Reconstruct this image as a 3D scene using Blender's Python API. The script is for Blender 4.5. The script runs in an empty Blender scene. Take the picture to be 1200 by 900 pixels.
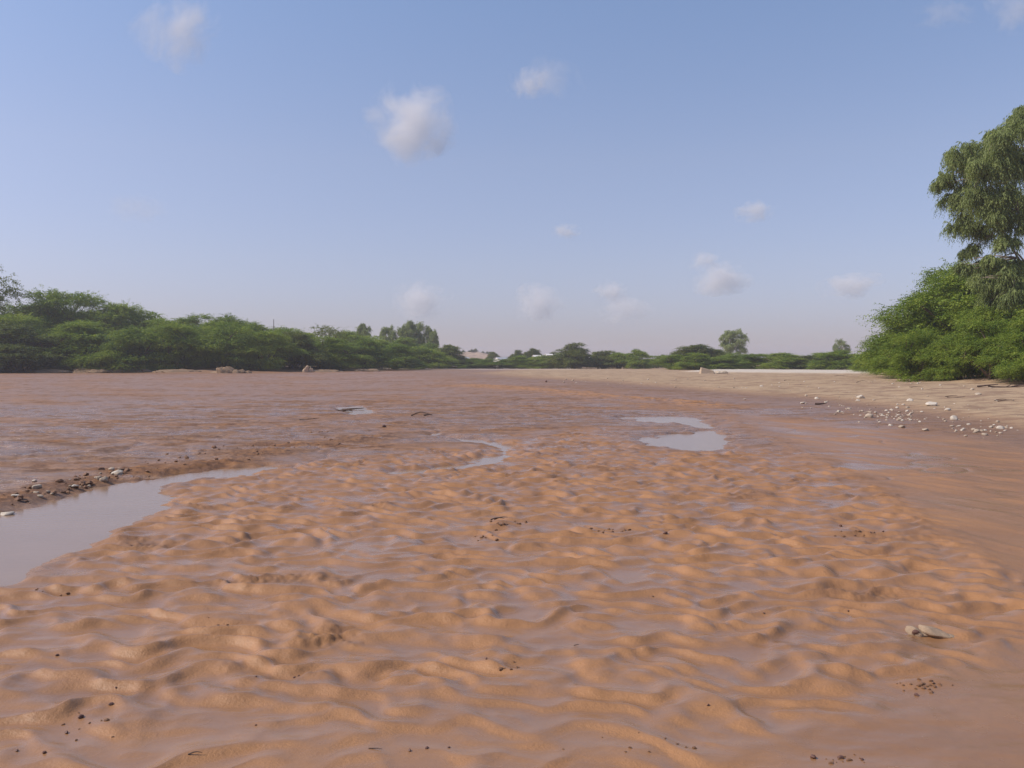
import bpy, math, random
import numpy as np
from math import radians as R
random.seed(7)
rng = np.random.default_rng(11)
S = bpy.context.scene
COL = S.collection
# ------------------------------------------------------------------ camera
F = 1039.0; CH = 1.6; HOR = 425.0           # focal length in photo pixels, eye height, horizon row
PITCH = math.atan((450 - HOR) / F)
cam = bpy.data.cameras.new('camera'); co = bpy.data.objects.new('camera', cam); COL.objects.link(co)
co.location = (0, 0, CH); co.rotation_euler = (math.pi / 2 - PITCH, 0, 0)
cam.sensor_width = 36; cam.lens = 36 * F / 1200; cam.clip_start = 0.05; cam.clip_end = 60000
S.camera = co

def ray(px, py):
    x = (px - 600) / F; z = (450 - py) / F
    c, s = math.cos(PITCH), math.sin(PITCH)
    return np.array([x, c + z * s, -s + z * c])
def gnd(px, py, z=0.0):                      # point of the river bed seen at a photo pixel
    d = ray(px, py); t = (z - CH) / d[2]
    return d[0] * t, d[1] * t
def atd(px, py, D):                          # point at depth D
    d = ray(px, py); t = D / d[1]
    return d[0] * t, D, CH + d[2] * t

# ------------------------------------------------------------------ noise
_P = rng.permutation(4096)
_A = rng.random(4096) * 2 * np.pi
_GX, _GY = np.cos(_A), np.sin(_A)
def perlin(x, y, seed=0):
    x = np.asarray(x, float) + seed * 17.31; y = np.asarray(y, float) - seed * 9.77
    xi = np.floor(x).astype(np.int64); yi = np.floor(y).astype(np.int64)
    fx = x - xi; fy = y - yi
    def g(ix, iy, dx, dy):
        h = _P[(_P[ix & 4095] + iy) & 4095]
        return _GX[h] * dx + _GY[h] * dy
    u = fx * fx * fx * (fx * (fx * 6 - 15) + 10); v = fy * fy * fy * (fy * (fy * 6 - 15) + 10)
    a = g(xi, yi, fx, fy); b = g(xi + 1, yi, fx - 1, fy)
    c = g(xi, yi + 1, fx, fy - 1); d = g(xi + 1, yi + 1, fx - 1, fy - 1)
    return ((a + u * (b - a)) * (1 - v) + (c + u * (d - c)) * v) * 1.5
def fbm(x, y, n=3, seed=0):
    s = 0; a = 1; t = 0
    for i in range(n):
        s = s + a * perlin(x * 2 ** i, y * 2 ** i, seed + i * 3); t += a; a *= 0.5
    return s / t * 1.3
def sst(a, b, x):
    t = np.clip((x - a) / (b - a), 0, 1); return t * t * (3 - 2 * t)

# ------------------------------------------------------------------ helpers
def tag(o, label=None, cat=None, group=None, kind=None):
    if label: o['label'] = label
    if cat: o['category'] = cat
    if group: o['group'] = group
    if kind: o['kind'] = kind
    return o
def empty(name, loc=(0, 0, 0), rz=0):
    o = bpy.data.objects.new(name, None); COL.objects.link(o); o.location = loc; o.rotation_euler = (0, 0, rz)
    o.empty_display_size = 0.2
    return o
def link(name, me, parent=None):
    o = bpy.data.objects.new(name, me); COL.objects.link(o)
    if parent is not None: o.parent = parent
    return o
def mesh_np(name, V, Q, mat=None, attrs=None, smooth=False):
    """V (n,3), Q (m,k) faces of k corners"""
    me = bpy.data.meshes.new(name)
    V = np.ascontiguousarray(V, dtype=np.float32); Q = np.ascontiguousarray(Q, dtype=np.int32)
    m, k = Q.shape
    me.vertices.add(len(V)); me.vertices.foreach_set('co', V.ravel())
    me.loops.add(m * k); me.loops.foreach_set('vertex_index', Q.ravel())
    me.polygons.add(m)
    me.polygons.foreach_set('loop_start', np.arange(0, m * k, k, dtype=np.int32))
    me.polygons.foreach_set('loop_total', np.full(m, k, dtype=np.int32))
    if smooth: me.polygons.foreach_set('use_smooth', np.ones(m, dtype=bool))
    me.update(calc_edges=True); me.validate()
    for nm, arr in (attrs or {}).items():
        a = me.attributes.new(nm, 'FLOAT', 'POINT'); a.data.foreach_set('value', np.ascontiguousarray(arr, dtype=np.float32))
    if mat: me.materials.append(mat)
    return me
def new_mat(name):
    m = bpy.data.materials.new(name); m.use_nodes = True
    nt = m.node_tree; nt.nodes.clear()
    out = nt.nodes.new('ShaderNodeOutputMaterial')
    return m, nt, out
def N(nt, t, **kw):
    n = nt.nodes.new(t)
    for k, v in kw.items(): setattr(n, k, v)
    return n
def L(nt, a, b): nt.links.new(a, b)
def mix(nt, fac, a, b, mode='MIX'):
    n = N(nt, 'ShaderNodeMix', data_type='RGBA', blend_type=mode)
    for sock, v in ((n.inputs[0], fac), (n.inputs[6], a), (n.inputs[7], b)):
        if hasattr(v, 'node'): L(nt, v, sock)
        elif isinstance(v, (int, float)): sock.default_value = v
        else: sock.default_value = (*v, 1)
    return n.outputs[2]
def mth(nt, op, a, b=0.0, c=None, clamp=False):
    n = N(nt, 'ShaderNodeMath', operation=op, use_clamp=clamp)
    for i, v in enumerate((a, b, c)):
        if v is None: continue
        if hasattr(v, 'node'): L(nt, v, n.inputs[i])
        else: n.inputs[i].default_value = v
    return n.outputs[0]
def noise(nt, vec, scale, detail=3, rough=0.5, dist=0.0):
    n = N(nt, 'ShaderNodeTexNoise'); n.inputs['Scale'].default_value = scale; n.inputs['Detail'].default_value = detail
    n.inputs['Roughness'].default_value = rough; n.inputs['Distortion'].default_value = dist
    if vec is not None: L(nt, vec, n.inputs['Vector'])
    return n.outputs['Fac']
def maprange(nt, v, a, b, c=0.0, d=1.0):
    n = N(nt, 'ShaderNodeMapRange'); L(nt, v, n.inputs[0])
    for i, x in enumerate((a, b, c, d)): n.inputs[i + 1].default_value = x
    return n.outputs[0]
def attr(nt, name, kind='GEOMETRY'):
    return N(nt, 'ShaderNodeAttribute', attribute_name=name, attribute_type=kind).outputs['Fac']
def scaled(nt, sx, sy, sz, src='Object'):
    tc = N(nt, 'ShaderNodeTexCoord'); mp = N(nt, 'ShaderNodeMapping'); mp.inputs['Scale'].default_value = (sx, sy, sz)
    L(nt, tc.outputs[src], mp.inputs[0]); return mp.outputs[0]

# ------------------------------------------------------------------ materials
def leaf_mat(name, lo, mid, hi, trans=0.35):
    m, nt, out = new_mat(name)
    t = attr(nt, 'tone')
    oi = N(nt, 'ShaderNodeObjectInfo').outputs['Random']
    big = noise(nt, scaled(nt, 1, 1, 1), 0.55, 2)
    t2 = mth(nt, 'ADD', mth(nt, 'MULTIPLY', t, 0.55), mth(nt, 'ADD', mth(nt, 'MULTIPLY', big, 0.7), mth(nt, 'MULTIPLY', oi, 0.22)))
    cr = N(nt, 'ShaderNodeValToRGB'); e = cr.color_ramp.elements
    e[0].position = 0.3; e[0].color = (*lo, 1); e[1].position = 1.0; e[1].color = (*hi, 1)
    k = e.new(0.65); k.color = (*mid, 1)
    L(nt, t2, cr.inputs[0])
    b = N(nt, 'ShaderNodeBsdfPrincipled'); L(nt, cr.outputs[0], b.inputs['Base Color'])
    b.inputs['Roughness'].default_value = 0.6; b.inputs['Specular IOR Level'].default_value = 0.3
    tr = N(nt, 'ShaderNodeBsdfTranslucent')
    L(nt, mix(nt, 0.5, cr.outputs[0], (0.9, 1.0, 0.25), 'MULTIPLY'), tr.inputs[0])
    mx = N(nt, 'ShaderNodeMixShader'); mx.inputs[0].default_value = trans
    L(nt, b.outputs[0], mx.inputs[1]); L(nt, tr.outputs[0], mx.inputs[2]); L(nt, mx.outputs[0], out.inputs[0])
    return m
LEAF_GREEN = leaf_mat('prosopis_leaf', (0.06, 0.105, 0.014), (0.155, 0.235, 0.026), (0.34, 0.40, 0.055), 0.33)
LEAF_OLIVE = leaf_mat('acacia_leaf', (0.055, 0.08, 0.018), (0.115, 0.15, 0.032), (0.21, 0.23, 0.055), 0.35)
LEAF_EUC = leaf_mat('eucalyptus_leaf', (0.12, 0.16, 0.05), (0.225, 0.275, 0.09), (0.36, 0.41, 0.15), 0.4)

def simple_mat(name, c1, c2, scale=4, rough=0.85, bump=0.0, bscale=20, detail=4, spec=0.3, rand=0.0):
    m, nt, out = new_mat(name)
    co_ = scaled(nt, 1, 1, 1)
    f = noise(nt, co_, scale, detail, 0.6)
    c = mix(nt, maprange(nt, f, 0.3, 0.7), c1, c2)
    if rand:
        oi = N(nt, 'ShaderNodeObjectInfo').outputs['Random']
        c = mix(nt, mth(nt, 'MULTIPLY', oi, rand), c, (c1[0] * 0.45, c1[1] * 0.38, c1[2] * 0.33))
    b = N(nt, 'ShaderNodeBsdfPrincipled'); L(nt, c, b.inputs['Base Color']); b.inputs['Roughness'].default_value = rough
    b.inputs['Specular IOR Level'].default_value = spec
    if bump:
        bn = N(nt, 'ShaderNodeBump'); bn.inputs['Strength'].default_value = bump; bn.inputs['Distance'].default_value = 0.02
        L(nt, noise(nt, co_, bscale, 5), bn.inputs['Height']); L(nt, bn.outputs[0], b.inputs['Normal'])
    L(nt, b.outputs[0], out.inputs[0]); return m
BARK = simple_mat('bark', (0.16, 0.11, 0.075), (0.08, 0.055, 0.04), 3, 0.9, 0.5, 12)
BARK_PALE = simple_mat('pale_bark', (0.3, 0.25, 0.2), (0.13, 0.1, 0.075), 1.5, 0.85, 0.4, 10)
STONE = simple_mat('limestone', (0.55, 0.47, 0.37), (0.36, 0.28, 0.2), 5, 0.85, 0.4, 18, rand=0.45)
STONE_W = simple_mat('pale_limestone', (0.68, 0.62, 0.52), (0.45, 0.38, 0.3), 6, 0.85, 0.4, 18, rand=0.25)
CLOD = simple_mat('mud_clod', (0.31, 0.17, 0.09), (0.2, 0.1, 0.06), 6, 0.55, 0.5, 25, rand=0.4)
EARTH = simple_mat('dried_earth', (0.3, 0.2, 0.12), (0.15, 0.1, 0.065), 1.2, 0.95, 0.7, 5)
EARTHTAN = simple_mat('tan_earth', (0.52, 0.4, 0.28), (0.38, 0.28, 0.19), 0.8, 0.95, 0.6, 4)
WOOD = simple_mat('driftwood_bark', (0.14, 0.09, 0.065), (0.07, 0.045, 0.035), 6, 0.8, 0.4, 20)
WHITEWALL = simple_mat('whitewash', (0.78, 0.76, 0.72), (0.7, 0.67, 0.62), 0.6, 0.9)
GREYROOF = simple_mat('tin_roof', (0.42, 0.43, 0.44), (0.33, 0.33, 0.34), 0.5, 0.5)
DARKWIN = simple_mat('dark_opening', (0.05, 0.045, 0.04), (0.03, 0.03, 0.03), 1, 0.6)
DOORM = simple_mat('painted_door', (0.12, 0.2, 0.26), (0.1, 0.16, 0.2), 1, 0.6)
POLE = simple_mat('weathered_pole', (0.2, 0.17, 0.14), (0.12, 0.1, 0.08), 2, 0.8)

# ------------------------------------------------------------------ ground
def rnd_path(pts, n=6):
    """densify a pixel outline and send it to the log-polar layout of the river bed"""
    out = []
    for i in range(len(pts)):
        a = pts[i]; b = pts[(i + 1) % len(pts)]
        for k in range(n):
            t = k / n
            X, Y = gnd(a[0] + (b[0] - a[0]) * t, a[1] + (b[1] - a[1]) * t); out.append((X, Y))
    return np.array(out)
def logpolar(X, Y):
    return np.arctan2(X, Y), 0.5 * np.log(X * X + Y * Y)
def coarse(fn):
    # the layout distances vary slowly: work them out on every fourth row and column and interpolate
    def w(X, Y, pts, n=4):
        if X.ndim != 2 or min(X.shape) < 50: return fn(X, Y, pts, n)
        ri = np.unique(np.append(np.arange(0, X.shape[0], 4), X.shape[0] - 1)); ci = np.unique(np.append(np.arange(0, X.shape[1], 4), X.shape[1] - 1))
        D = fn(X[np.ix_(ri, ci)], Y[np.ix_(ri, ci)], pts, n)
        rf = np.arange(X.shape[0]); k = np.clip(np.searchsorted(ri, rf, 'right') - 1, 0, len(ri) - 2); t = ((rf - ri[k]) / (ri[k + 1] - ri[k]))[:, None]
        D = D[k] * (1 - t) + D[k + 1] * t
        cf = np.arange(X.shape[1]); k = np.clip(np.searchsorted(ci, cf, 'right') - 1, 0, len(ci) - 2); t = ((cf - ci[k]) / (ci[k + 1] - ci[k]))[None, :]
        return D[:, k] * (1 - t) + D[:, k + 1] * t
    return w
@coarse
def sdf_poly(X, Y, pts, n=4):
    """relative signed distance (negative inside) to a world polygon, in units of the distance from the origin"""
    P = rnd_path(pts, n); u, v = logpolar(P[:, 0], P[:, 1]); x, y = logpolar(X, Y)
    x = x.ravel(); y = y.ravel()
    d = np.full(x.shape, 1e9); ins = np.zeros(x.shape, bool)
    for i in range(len(u)):
        ax, ay, bx, by = u[i], v[i], u[(i + 1) % len(u)], v[(i + 1) % len(u)]
        ex, ey = bx - ax, by - ay; L2 = ex * ex + ey * ey + 1e-12
        t = np.clip(((x - ax) * ex + (y - ay) * ey) / L2, 0, 1)
        d = np.minimum(d, np.hypot(x - ax - t * ex, y - ay - t * ey))
        if abs(ey) > 1e-12:
            c = ((ay > y) != (by > y)) & (x < ex * (y - ay) / ey + ax)
            ins ^= c
    return np.where(ins, -d, d).reshape(X.shape)
@coarse
def dist_line(X, Y, pts, n=4):
    P = []
    for i in range(len(pts) - 1):
        for k in range(n):
            t = k / n; P.append(gnd(pts[i][0] + (pts[i + 1][0] - pts[i][0]) * t, pts[i][1] + (pts[i + 1][1] - pts[i][1]) * t))
    P.append(gnd(*pts[-1])); P = np.array(P)
    u, v = logpolar(P[:, 0], P[:, 1]); x, y = logpolar(X, Y); d = np.full(x.shape, 1e9)
    for i in range(len(u) - 1):
        ex, ey = u[i + 1] - u[i], v[i + 1] - v[i]; L2 = ex * ex + ey * ey + 1e-12
        t = np.clip(((x - u[i]) * ex + (y - v[i]) * ey) / L2, 0, 1)
        d = np.minimum(d, np.hypot(x - u[i] - t * ex, y - v[i] - t * ey))
    return d

POOL_L = [(-260, 700), (-40, 690), (30, 672), (95, 640), (118, 618), (160, 605), (205, 588), (182, 572), (200, 566), (330, 545), (290, 543), (190, 553), (120, 566), (60, 580), (-10, 604), (-260, 640)]
POOL_C = [(745, 514), (775, 507), (812, 505), (822, 501), (800, 496), (742, 491.5), (735, 487), (790, 485.5), (834, 488), (846, 497), (866, 512), (860, 524), (815, 527), (768, 522)]
CHAN_C = [(508, 498), (525, 508), (580, 516), (605, 520), (600, 535), (560, 545), (470, 553), (455, 550), (545, 541), (578, 530), (575, 521), (512, 510)]
POOL_S = [(395, 476), (420, 475), (440, 482), (415, 487)]
POOL_F = [(380, 625), (470, 622), (488, 645), (470, 672), (400, 690), (372, 660)]
RIPPLE = [(-400, 705), (40, 690), (130, 625), (200, 596), (205, 566), (330, 545), (460, 535), (600, 516), (690, 502), (730, 520), (800, 530), (880, 525), (960, 548), (1060, 600), (1160, 668), (1230, 700), (1150, 755), (1040, 800), (950, 850), (850, 890), (700, 960), (-400, 1200)]
ROUGHL = [(-300, 610), (0, 592), (120, 560), (330, 540), (520, 520), (700, 500), (760, 478), (640, 462), (300, 470), (100, 490), (-300, 500)]
DRY = [(640, 444), (700, 447), (760, 452), (830, 458), (880, 462), (960, 468), (1030, 476), (1100, 486), (1180, 500), (1300, 530), (3000, 700), (3000, 430), (700, 430), (600, 434), (560, 437.5)]
PALEBAR = [(800, 437.6), (830, 438.5), (930, 440), (1020, 441), (1050, 442), (1050, 437), (900, 434.5), (830, 435)]
FARBAR = [(420, 435), (470, 433.8), (540, 433.4), (640, 434.0), (690, 434.2), (690, 431), (540, 430), (420, 430)]
BANKL = [(-3000, 432), (-3000, 439), (0, 437.5), (100, 436.5), (200, 438), (300, 437.2), (400, 436), (480, 434.5), (540, 432.5), (560, 429), (300, 427)]
BANKR = [(980, 440), (1050, 449), (1080, 452), (1150, 454), (1210, 457), (1400, 465), (3000, 520), (3000, 430), (1100, 430), (990, 436)]
CHANR = [(840, 482), (950, 492), (1050, 500), (1200, 520), (1300, 560), (1300, 720), (1200, 690), (1080, 618), (1000, 565), (920, 525), (860, 500)]

def cell(x, y, seed=0):
    """rounded lumps: 1 at a jittered centre, 0 away"""
    xi = np.floor(x).astype(np.int64); yi = np.floor(y).astype(np.int64); best = np.full(x.shape, 9.0)
    for i in (-1, 0, 1):
        for j in (-1, 0, 1):
            h = _P[(_P[(xi + i + seed * 31) & 4095] + yi + j) & 4095]
            dx = xi + i + 0.5 + 0.4 * _GX[h] - x; dy = yi + j + 0.5 + 0.4 * _GY[h] - y
            best = np.minimum(best, (dx * dx + dy * dy) / (0.1 + 0.9 * (h / 4096.0)) )
    return best

def terrain(X, Y):
    r = np.hypot(X, Y)
    wx = 0.5 * fbm(X * 0.9, Y * 0.9, 2, 40); wy = 0.5 * fbm(X * 0.9, Y * 0.9, 2, 50)
    e1 = 0.022 * fbm(X / (0.06 * r + 0.2), Y / (0.09 * r + 0.3), 4, 3)      # ragged outlines
    e2 = 0.02 * fbm(X * 1.1, Y * 0.7, 3, 5)
    ripz = 1 - sst(-0.03, 0.07, sdf_poly(X, Y, RIPPLE) + e2 * 2)
    roughl = 1 - sst(-0.08, 0.04, sdf_poly(X, Y, ROUGHL) + e2)
    dpl = sdf_poly(X, Y, POOL_L) + e2 * 0.6; dpc = sdf_poly(X, Y, POOL_C) + e1; dch = sdf_poly(X, Y, CHAN_C) + e1 * 0.5
    dps = sdf_poly(X, Y, POOL_S) + e1; dpf = sdf_poly(X, Y, POOL_F) + e2
    d_dry = sdf_poly(X, Y, DRY) + e1 * 0.6
    dry = 1 - sst(-0.05, 0.03, d_dry)
    pale = np.maximum(1 - sst(-0.015, 0.004, sdf_poly(X, Y, PALEBAR) + e1 * 0.3), 0.45 * (1 - sst(-0.03, 0.004, sdf_poly(X, Y, FARBAR) + e1 * 0.3)))
    bank = 1 - sst(-0.12, 0.0, np.minimum(sdf_poly(X, Y, BANKL), sdf_poly(X, Y, BANKR)) + e1 * 0.7)
    chr_ = 1 - sst(-0.06, 0.03, sdf_poly(X, Y, CHANR) + e1)
    # ---- current ripples: lobed crests across the stream
    a1 = fbm(X * 0.6, Y * 0.6, 2, 7); a2 = fbm(X * 1.9, Y * 1.3, 2, 9); a3 = perlin(X * 3.6, Y * 2.6, 12)
    X2 = X + 0.10 * perlin(X * 2.1, Y * 2.1, 17); 
    ph = Y / 0.34 + 1.0 * a1 + 0.95 * perlin(X * 2.1, Y * 1.5, 9) + 0.35 * perlin(X * 4.2, Y * 3.0, 10) + 0.12 * X
    fr = ph - np.floor(ph)
    saw = np.where(fr < 0.45, fr / 0.45, (1 - fr) / 0.55); saw = saw * saw * (3 - 2 * saw) - 0.5
    amp = np.clip(0.85 + 1.1 * fbm(X * 1.6, Y * 1.6, 2, 15), 0.25, 1.5)
    ph2 = Y / 0.23 + X * 1.1 + 1.3 * fbm(X * 1.9, Y * 1.3, 2, 21)
    lumps = fbm(X2 * 2.3 + 0.2 * a2, Y * 3.2 + 0.3 * a2, 2, 25) + 0.14 * fbm(X * 6.5, Y * 7.5, 2, 26)
    rip = 0.037 * amp * saw + 0.008 * np.sin(ph2 * 2 * np.pi) * np.clip(0.5 + 1.3 * a2, 0, 1) + 0.036 * lumps - 0.010 * np.abs(fbm(X2 * 2.6 + a2, Y * 4.6, 3, 27)) * sst(3.5, 6, r)
    ampfade = ripz * (0.35 + 0.65 * sst(3.0, 5.5, r))
    lev = -0.031 + 0.028 * fbm(X * 0.33, Y * 0.4, 2, 33) + 0.02 * sst(2.0, -3.0, X) * sst(9, 4, r)
    k = 0.010
    ripf = lev + k * np.logaddexp(0, (rip - lev) / k)
    film = 1 - sst(-0.010, 0.022, rip - lev)
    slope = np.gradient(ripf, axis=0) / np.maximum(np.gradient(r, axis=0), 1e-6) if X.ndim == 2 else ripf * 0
    lee_tint = sst(-0.2, 0.36, slope + 0.10 * fbm(X * 2.5, Y * 2.5, 3, 35))     # orange sand on camera-facing slopes; colour also paints in their weaker sky reflection
    # ---- low flats with shallow flow lines
    sx = X / 3.2 + 0.35 * a1; sy = Y / (0.4 + 0.012 * r)
    flow = fbm(sx, sy, 4, 61)
    flat = 0.014 * flow + 0.012 * fbm(X * 1.5, Y * 3.2, 4, 63) * sst(60, 8, r) + 0.02 * fbm(X * 0.4, Y * 0.9, 3, 64) * sst(6, 25, r) + 0.07 * (0.2 - np.abs(fbm(X * 0.8, Y * 1.6, 4, 65))) * sst(7, 12, r) * sst(90, 50, r) * (0.4 + 0.6 * roughl)
    z = ripf * ampfade + flat * (1 - ripz)
    # ---- rough, clod strewn bars
    cl = np.clip(fbm(X * 0.5, Y * 1.0, 3, 71) + 0.12, 0, 1) * roughl
    lump = fbm(X * 5.0, Y * 6.5, 3, 73)
    z = z + cl * 0.05 * np.abs(lump) + roughl * 0.012 * fbm(X * 2.2, Y * 4.2, 3, 75)
    # scoured edge beside the left pool and the winding ridge to the right of the ripples
    dl1 = dist_line(X, Y, [(-80, 612), (40, 578), (110, 563), (230, 548), (330, 528), (420, 515)]) + e2 * 0.5
    rid1 = np.exp(-(dl1 / 0.035) ** 2)
    dl2 = dist_line(X, Y, [(700, 470), (770, 476), (850, 486), (880, 505), (940, 530), (1010, 562), (1080, 612), (1180, 668)]) + e1
    rid2 = np.exp(-(dl2 / 0.022) ** 2)
    dl3 = dist_line(X, Y, [(560, 452), (640, 458), (720, 466), (800, 471), (838, 476)]) + e1 * 0.6
    rid3 = np.exp(-(dl3 / 0.03) ** 2)
    crumb = np.clip(1 - cell(X * 9, Y * 9, 2) * 5, 0, 1)
    z = z + rid1 * (0.022 + 0.035 * np.abs(fbm(X * 6, Y * 7, 3, 81)) + 0.012 * crumb) + rid2 * (0.02 + 0.03 * np.abs(fbm(X * 4, Y * 5, 3, 83))) + rid3 * (0.06 + 0.08 * np.abs(fbm(X * 2, Y * 3, 3, 85)))
    # footprints / crumbly breaks in the ripple field
    patch = np.clip(fbm(X * 0.62 + 3.3, Y * 0.9, 3, 91) - 0.34, 0, 1) * 3.2
    pt = np.clip(patch, 0, 1) * ripz * sst(3.3, 4.5, r)
    z = z + pt * (0.016 * np.clip(1 - cell(X * 14, Y * 14, 5) * 4, 0, 1) + 0.006 * perlin(X * 18, Y * 18, 93))
    # ---- smooth channel on the right
    z = z * (1 - 0.75 * chr_) - 0.02 * chr_ + chr_ * 0.012 * fbm((X + 0.35 * Y) * 3.0, (Y - 0.2 * X) * 0.8 + X * 0.3, 3, 151)
    # ---- pools
    for d, dep, w in ((dpl, 0.085, 0.035), (dpc, 0.085, 0.026), (dch, 0.09, 0.02), (dps, 0.09, 0.012), (dpf, 0.022, 0.06)):
        m = 1 - sst(-w, w * 0.9, d)
        z = z * (1 - 0.6 * m * (dep > 0.03)) - dep * m + (0.075 * m * (1 - m) * 4 * fbm(X * 1.6, Y * 1.1, 4, 131) if dep > 0.03 else 0)
        if dep < 0.03: film = np.maximum(film, m); z = z * (1 - 0.6 * m)
    # ---- dry bars and banks
    z = z + dry * (0.10 + 0.14 * sst(0, -0.3, d_dry) * 1.0 + 0.06 * fbm(X * 0.35, Y * 0.5, 4, 95) + 0.012 * fbm(X * 2, Y * 2, 3, 97))
    z = z + pale * 0.16
    bn = sst(20, 45, r)
    z = z + bn * bank * (0.55 + 0.5 * fbm(X * 0.12, Y * 0.2, 4, 99))
    # land beyond the river
    z = z + 1.0 * sst(250, 420, r) + 0.6 * sst(200, 400, r) * fbm(X / 60, Y / 60, 3, 101)
    film = np.clip(film * ripz, 0, 1)
    # wetness of the flats: long streaks
    st = fbm(X / 5.5 + 0.4 * a1, Y / (0.9 + 0.03 * r), 4, 111)
    wetf = sst(-0.25, 0.25, st + 0.16)
    damp = 1 - sst(0.0, 0.16, d_dry + 0.03 * st)
    wet = np.clip(ripz * np.clip(0.95 - 0.75 * lee_tint + 0.5 * film, 0, 1) + (1 - ripz) * (0.3 + 0.65 * wetf) * (1 - 0.45 * sst(25, 50, r)) - 0.6 * (rid1 + rid2 + rid3) - 0.4 * cl, 0, 1)
    wet = np.maximum(wet * (1 - 0.5 * chr_), 0.45 * chr_) * (1 - 0.75 * damp)
    halo = (1 - sst(0.0, 0.13, np.minimum(dpc, dch + 0.05))) * (0.75 + 0.25 * fbm(X, Y * 2, 3, 161))
    wet = np.maximum(wet, halo * (1 - 0.6 * np.clip(rid2, 0, 1)))
    lane = np.exp(-(fbm(X / 5.0 + 0.5 * a1, Y / 3.4, 3, 171) / 0.06) ** 2) * sst(9, 14, r) * sst(60, 35, r) * (1 - dry) * (1 - damp)
    z = z - 0.02 * lane
    wet = np.maximum(wet, lane)
    stk = fbm((X + 0.5 * Y) * 1.6, (Y - 0.3 * X) * 0.35, 4, 173)
    wet = np.clip(wet + chr_ * 0.7 * stk, 0, 1)
    orange = np.clip(chr_ * 0.8 * np.clip(-stk, 0, 1) + rid3 * 1.1 + rid2 * 0.2 + rid1 * 0.05 + 0.4 * ripz * lee_tint + 0.22 * sst(0.15, 0.5, fbm(X / 7, Y / (1.5 + 0.03 * r), 3, 121)) * (1 - ripz), 0, 1)
    drk = np.clip(pt * 0.8 + cl * 1.3 + rid1 * 0.8 + 0.9 * (1 - ripz) * (1 - chr_) * sst(0.08, 0.4, fbm(X * 1.1, Y * 1.7, 5, 141) + 0.35 * fbm(X * 0.15, Y * 0.25, 2, 142)) * sst(6, 12, r), 0, 1)  # the flats term paints in dark slopes that miss the sky reflection
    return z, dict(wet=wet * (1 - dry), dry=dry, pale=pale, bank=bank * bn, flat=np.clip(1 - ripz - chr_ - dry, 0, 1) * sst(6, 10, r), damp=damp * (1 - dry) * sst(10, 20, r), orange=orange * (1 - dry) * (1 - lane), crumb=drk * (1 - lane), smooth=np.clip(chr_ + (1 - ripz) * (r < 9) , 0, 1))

th_f = np.radians(np.arange(-33, 33.01, 0.095))
th = np.concatenate([np.radians(np.arange(-180, -60, 4.0)), np.radians(np.arange(-60, -33, 0.45)), th_f, np.radians(np.arange(33.4, 60, 0.45)), np.radians(np.arange(60, 180, 4.0))])
rr = np.concatenate([np.geomspace(0.15, 2.7, 26)[:-1], np.geomspace(2.7, 60, 830)[:-1], np.geomspace(60, 330, 300)[:-1], np.geomspace(330, 1500, 40)])
TH, RR = np.meshgrid(th, rr)
GX, GY = RR * np.sin(TH), RR * np.cos(TH)
GZ, AT = terrain(GX, GY)
nr, nc = GX.shape
V = np.stack([GX.ravel(), GY.ravel(), GZ.ravel()], 1)
idx = np.arange(nr * nc).reshape(nr, nc)
jn = np.roll(idx, -1, axis=1)
Q = np.stack([idx[:-1], jn[:-1], jn[1:], idx[1:]], -1).reshape(-1, 4)[:, ::-1]
V = np.vstack([V, [[0, 0, 0]]])
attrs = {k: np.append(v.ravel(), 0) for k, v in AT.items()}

m, nt, out = new_mat('river_bed')
oc = scaled(nt, 1, 1, 1); st_ = scaled(nt, 0.22, 1.3, 1)
wet, dry, pale, bank_, orange, crumb_shade, damp_ = (attr(nt, k) for k in ('wet', 'dry', 'pale', 'bank', 'orange', 'crumb', 'damp'))
n1 = noise(nt, oc, 0.9, 5, 0.6); n2 = noise(nt, st_, 1.2, 5, 0.65); n3 = noise(nt, oc, 22, 4, 0.7); n4 = noise(nt, oc, 5, 4, 0.6)
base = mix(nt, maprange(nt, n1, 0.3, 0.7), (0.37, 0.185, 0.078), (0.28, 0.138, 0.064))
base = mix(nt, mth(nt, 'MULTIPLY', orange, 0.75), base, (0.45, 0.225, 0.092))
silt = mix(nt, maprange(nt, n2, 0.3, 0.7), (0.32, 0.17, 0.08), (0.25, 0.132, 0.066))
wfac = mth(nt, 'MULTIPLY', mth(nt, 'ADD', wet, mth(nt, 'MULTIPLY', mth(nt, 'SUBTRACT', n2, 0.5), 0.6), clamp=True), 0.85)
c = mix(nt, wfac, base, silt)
spk = noise(nt, scaled(nt, 1.4, 2.6, 1), 1.6, 9, 0.75)
c = mix(nt, mth(nt, 'MULTIPLY', attr(nt, 'flat'), maprange(nt, spk, 0.5, 0.6, 0.0, 0.6)), c, (0.13, 0.08, 0.058))
c = mix(nt, mth(nt, 'MULTIPLY', crumb_shade, maprange(nt, n4, 0.35, 0.6)), c, (0.15, 0.08, 0.05))  # clods, plus the painted dark slopes of the flats
c = mix(nt, mth(nt, 'MULTIPLY', damp_, 0.8), c, mix(nt, maprange(nt, n2, 0.35, 0.65), (0.27, 0.165, 0.105), (0.2, 0.12, 0.08)))
drys = mix(nt, maprange(nt, n2, 0.3, 0.7), (0.47, 0.345, 0.22), (0.36, 0.25, 0.155))
drys = mix(nt, maprange(nt, n3, 0.55, 0.75), drys, (0.5, 0.4, 0.3))
drys = mix(nt, maprange(nt, noise(nt, scaled(nt, 0.5, 1.2, 1), 1.1, 7, 0.75), 0.48, 0.57), drys, (0.27, 0.18, 0.12))
c = mix(nt, dry, c, drys)
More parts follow.
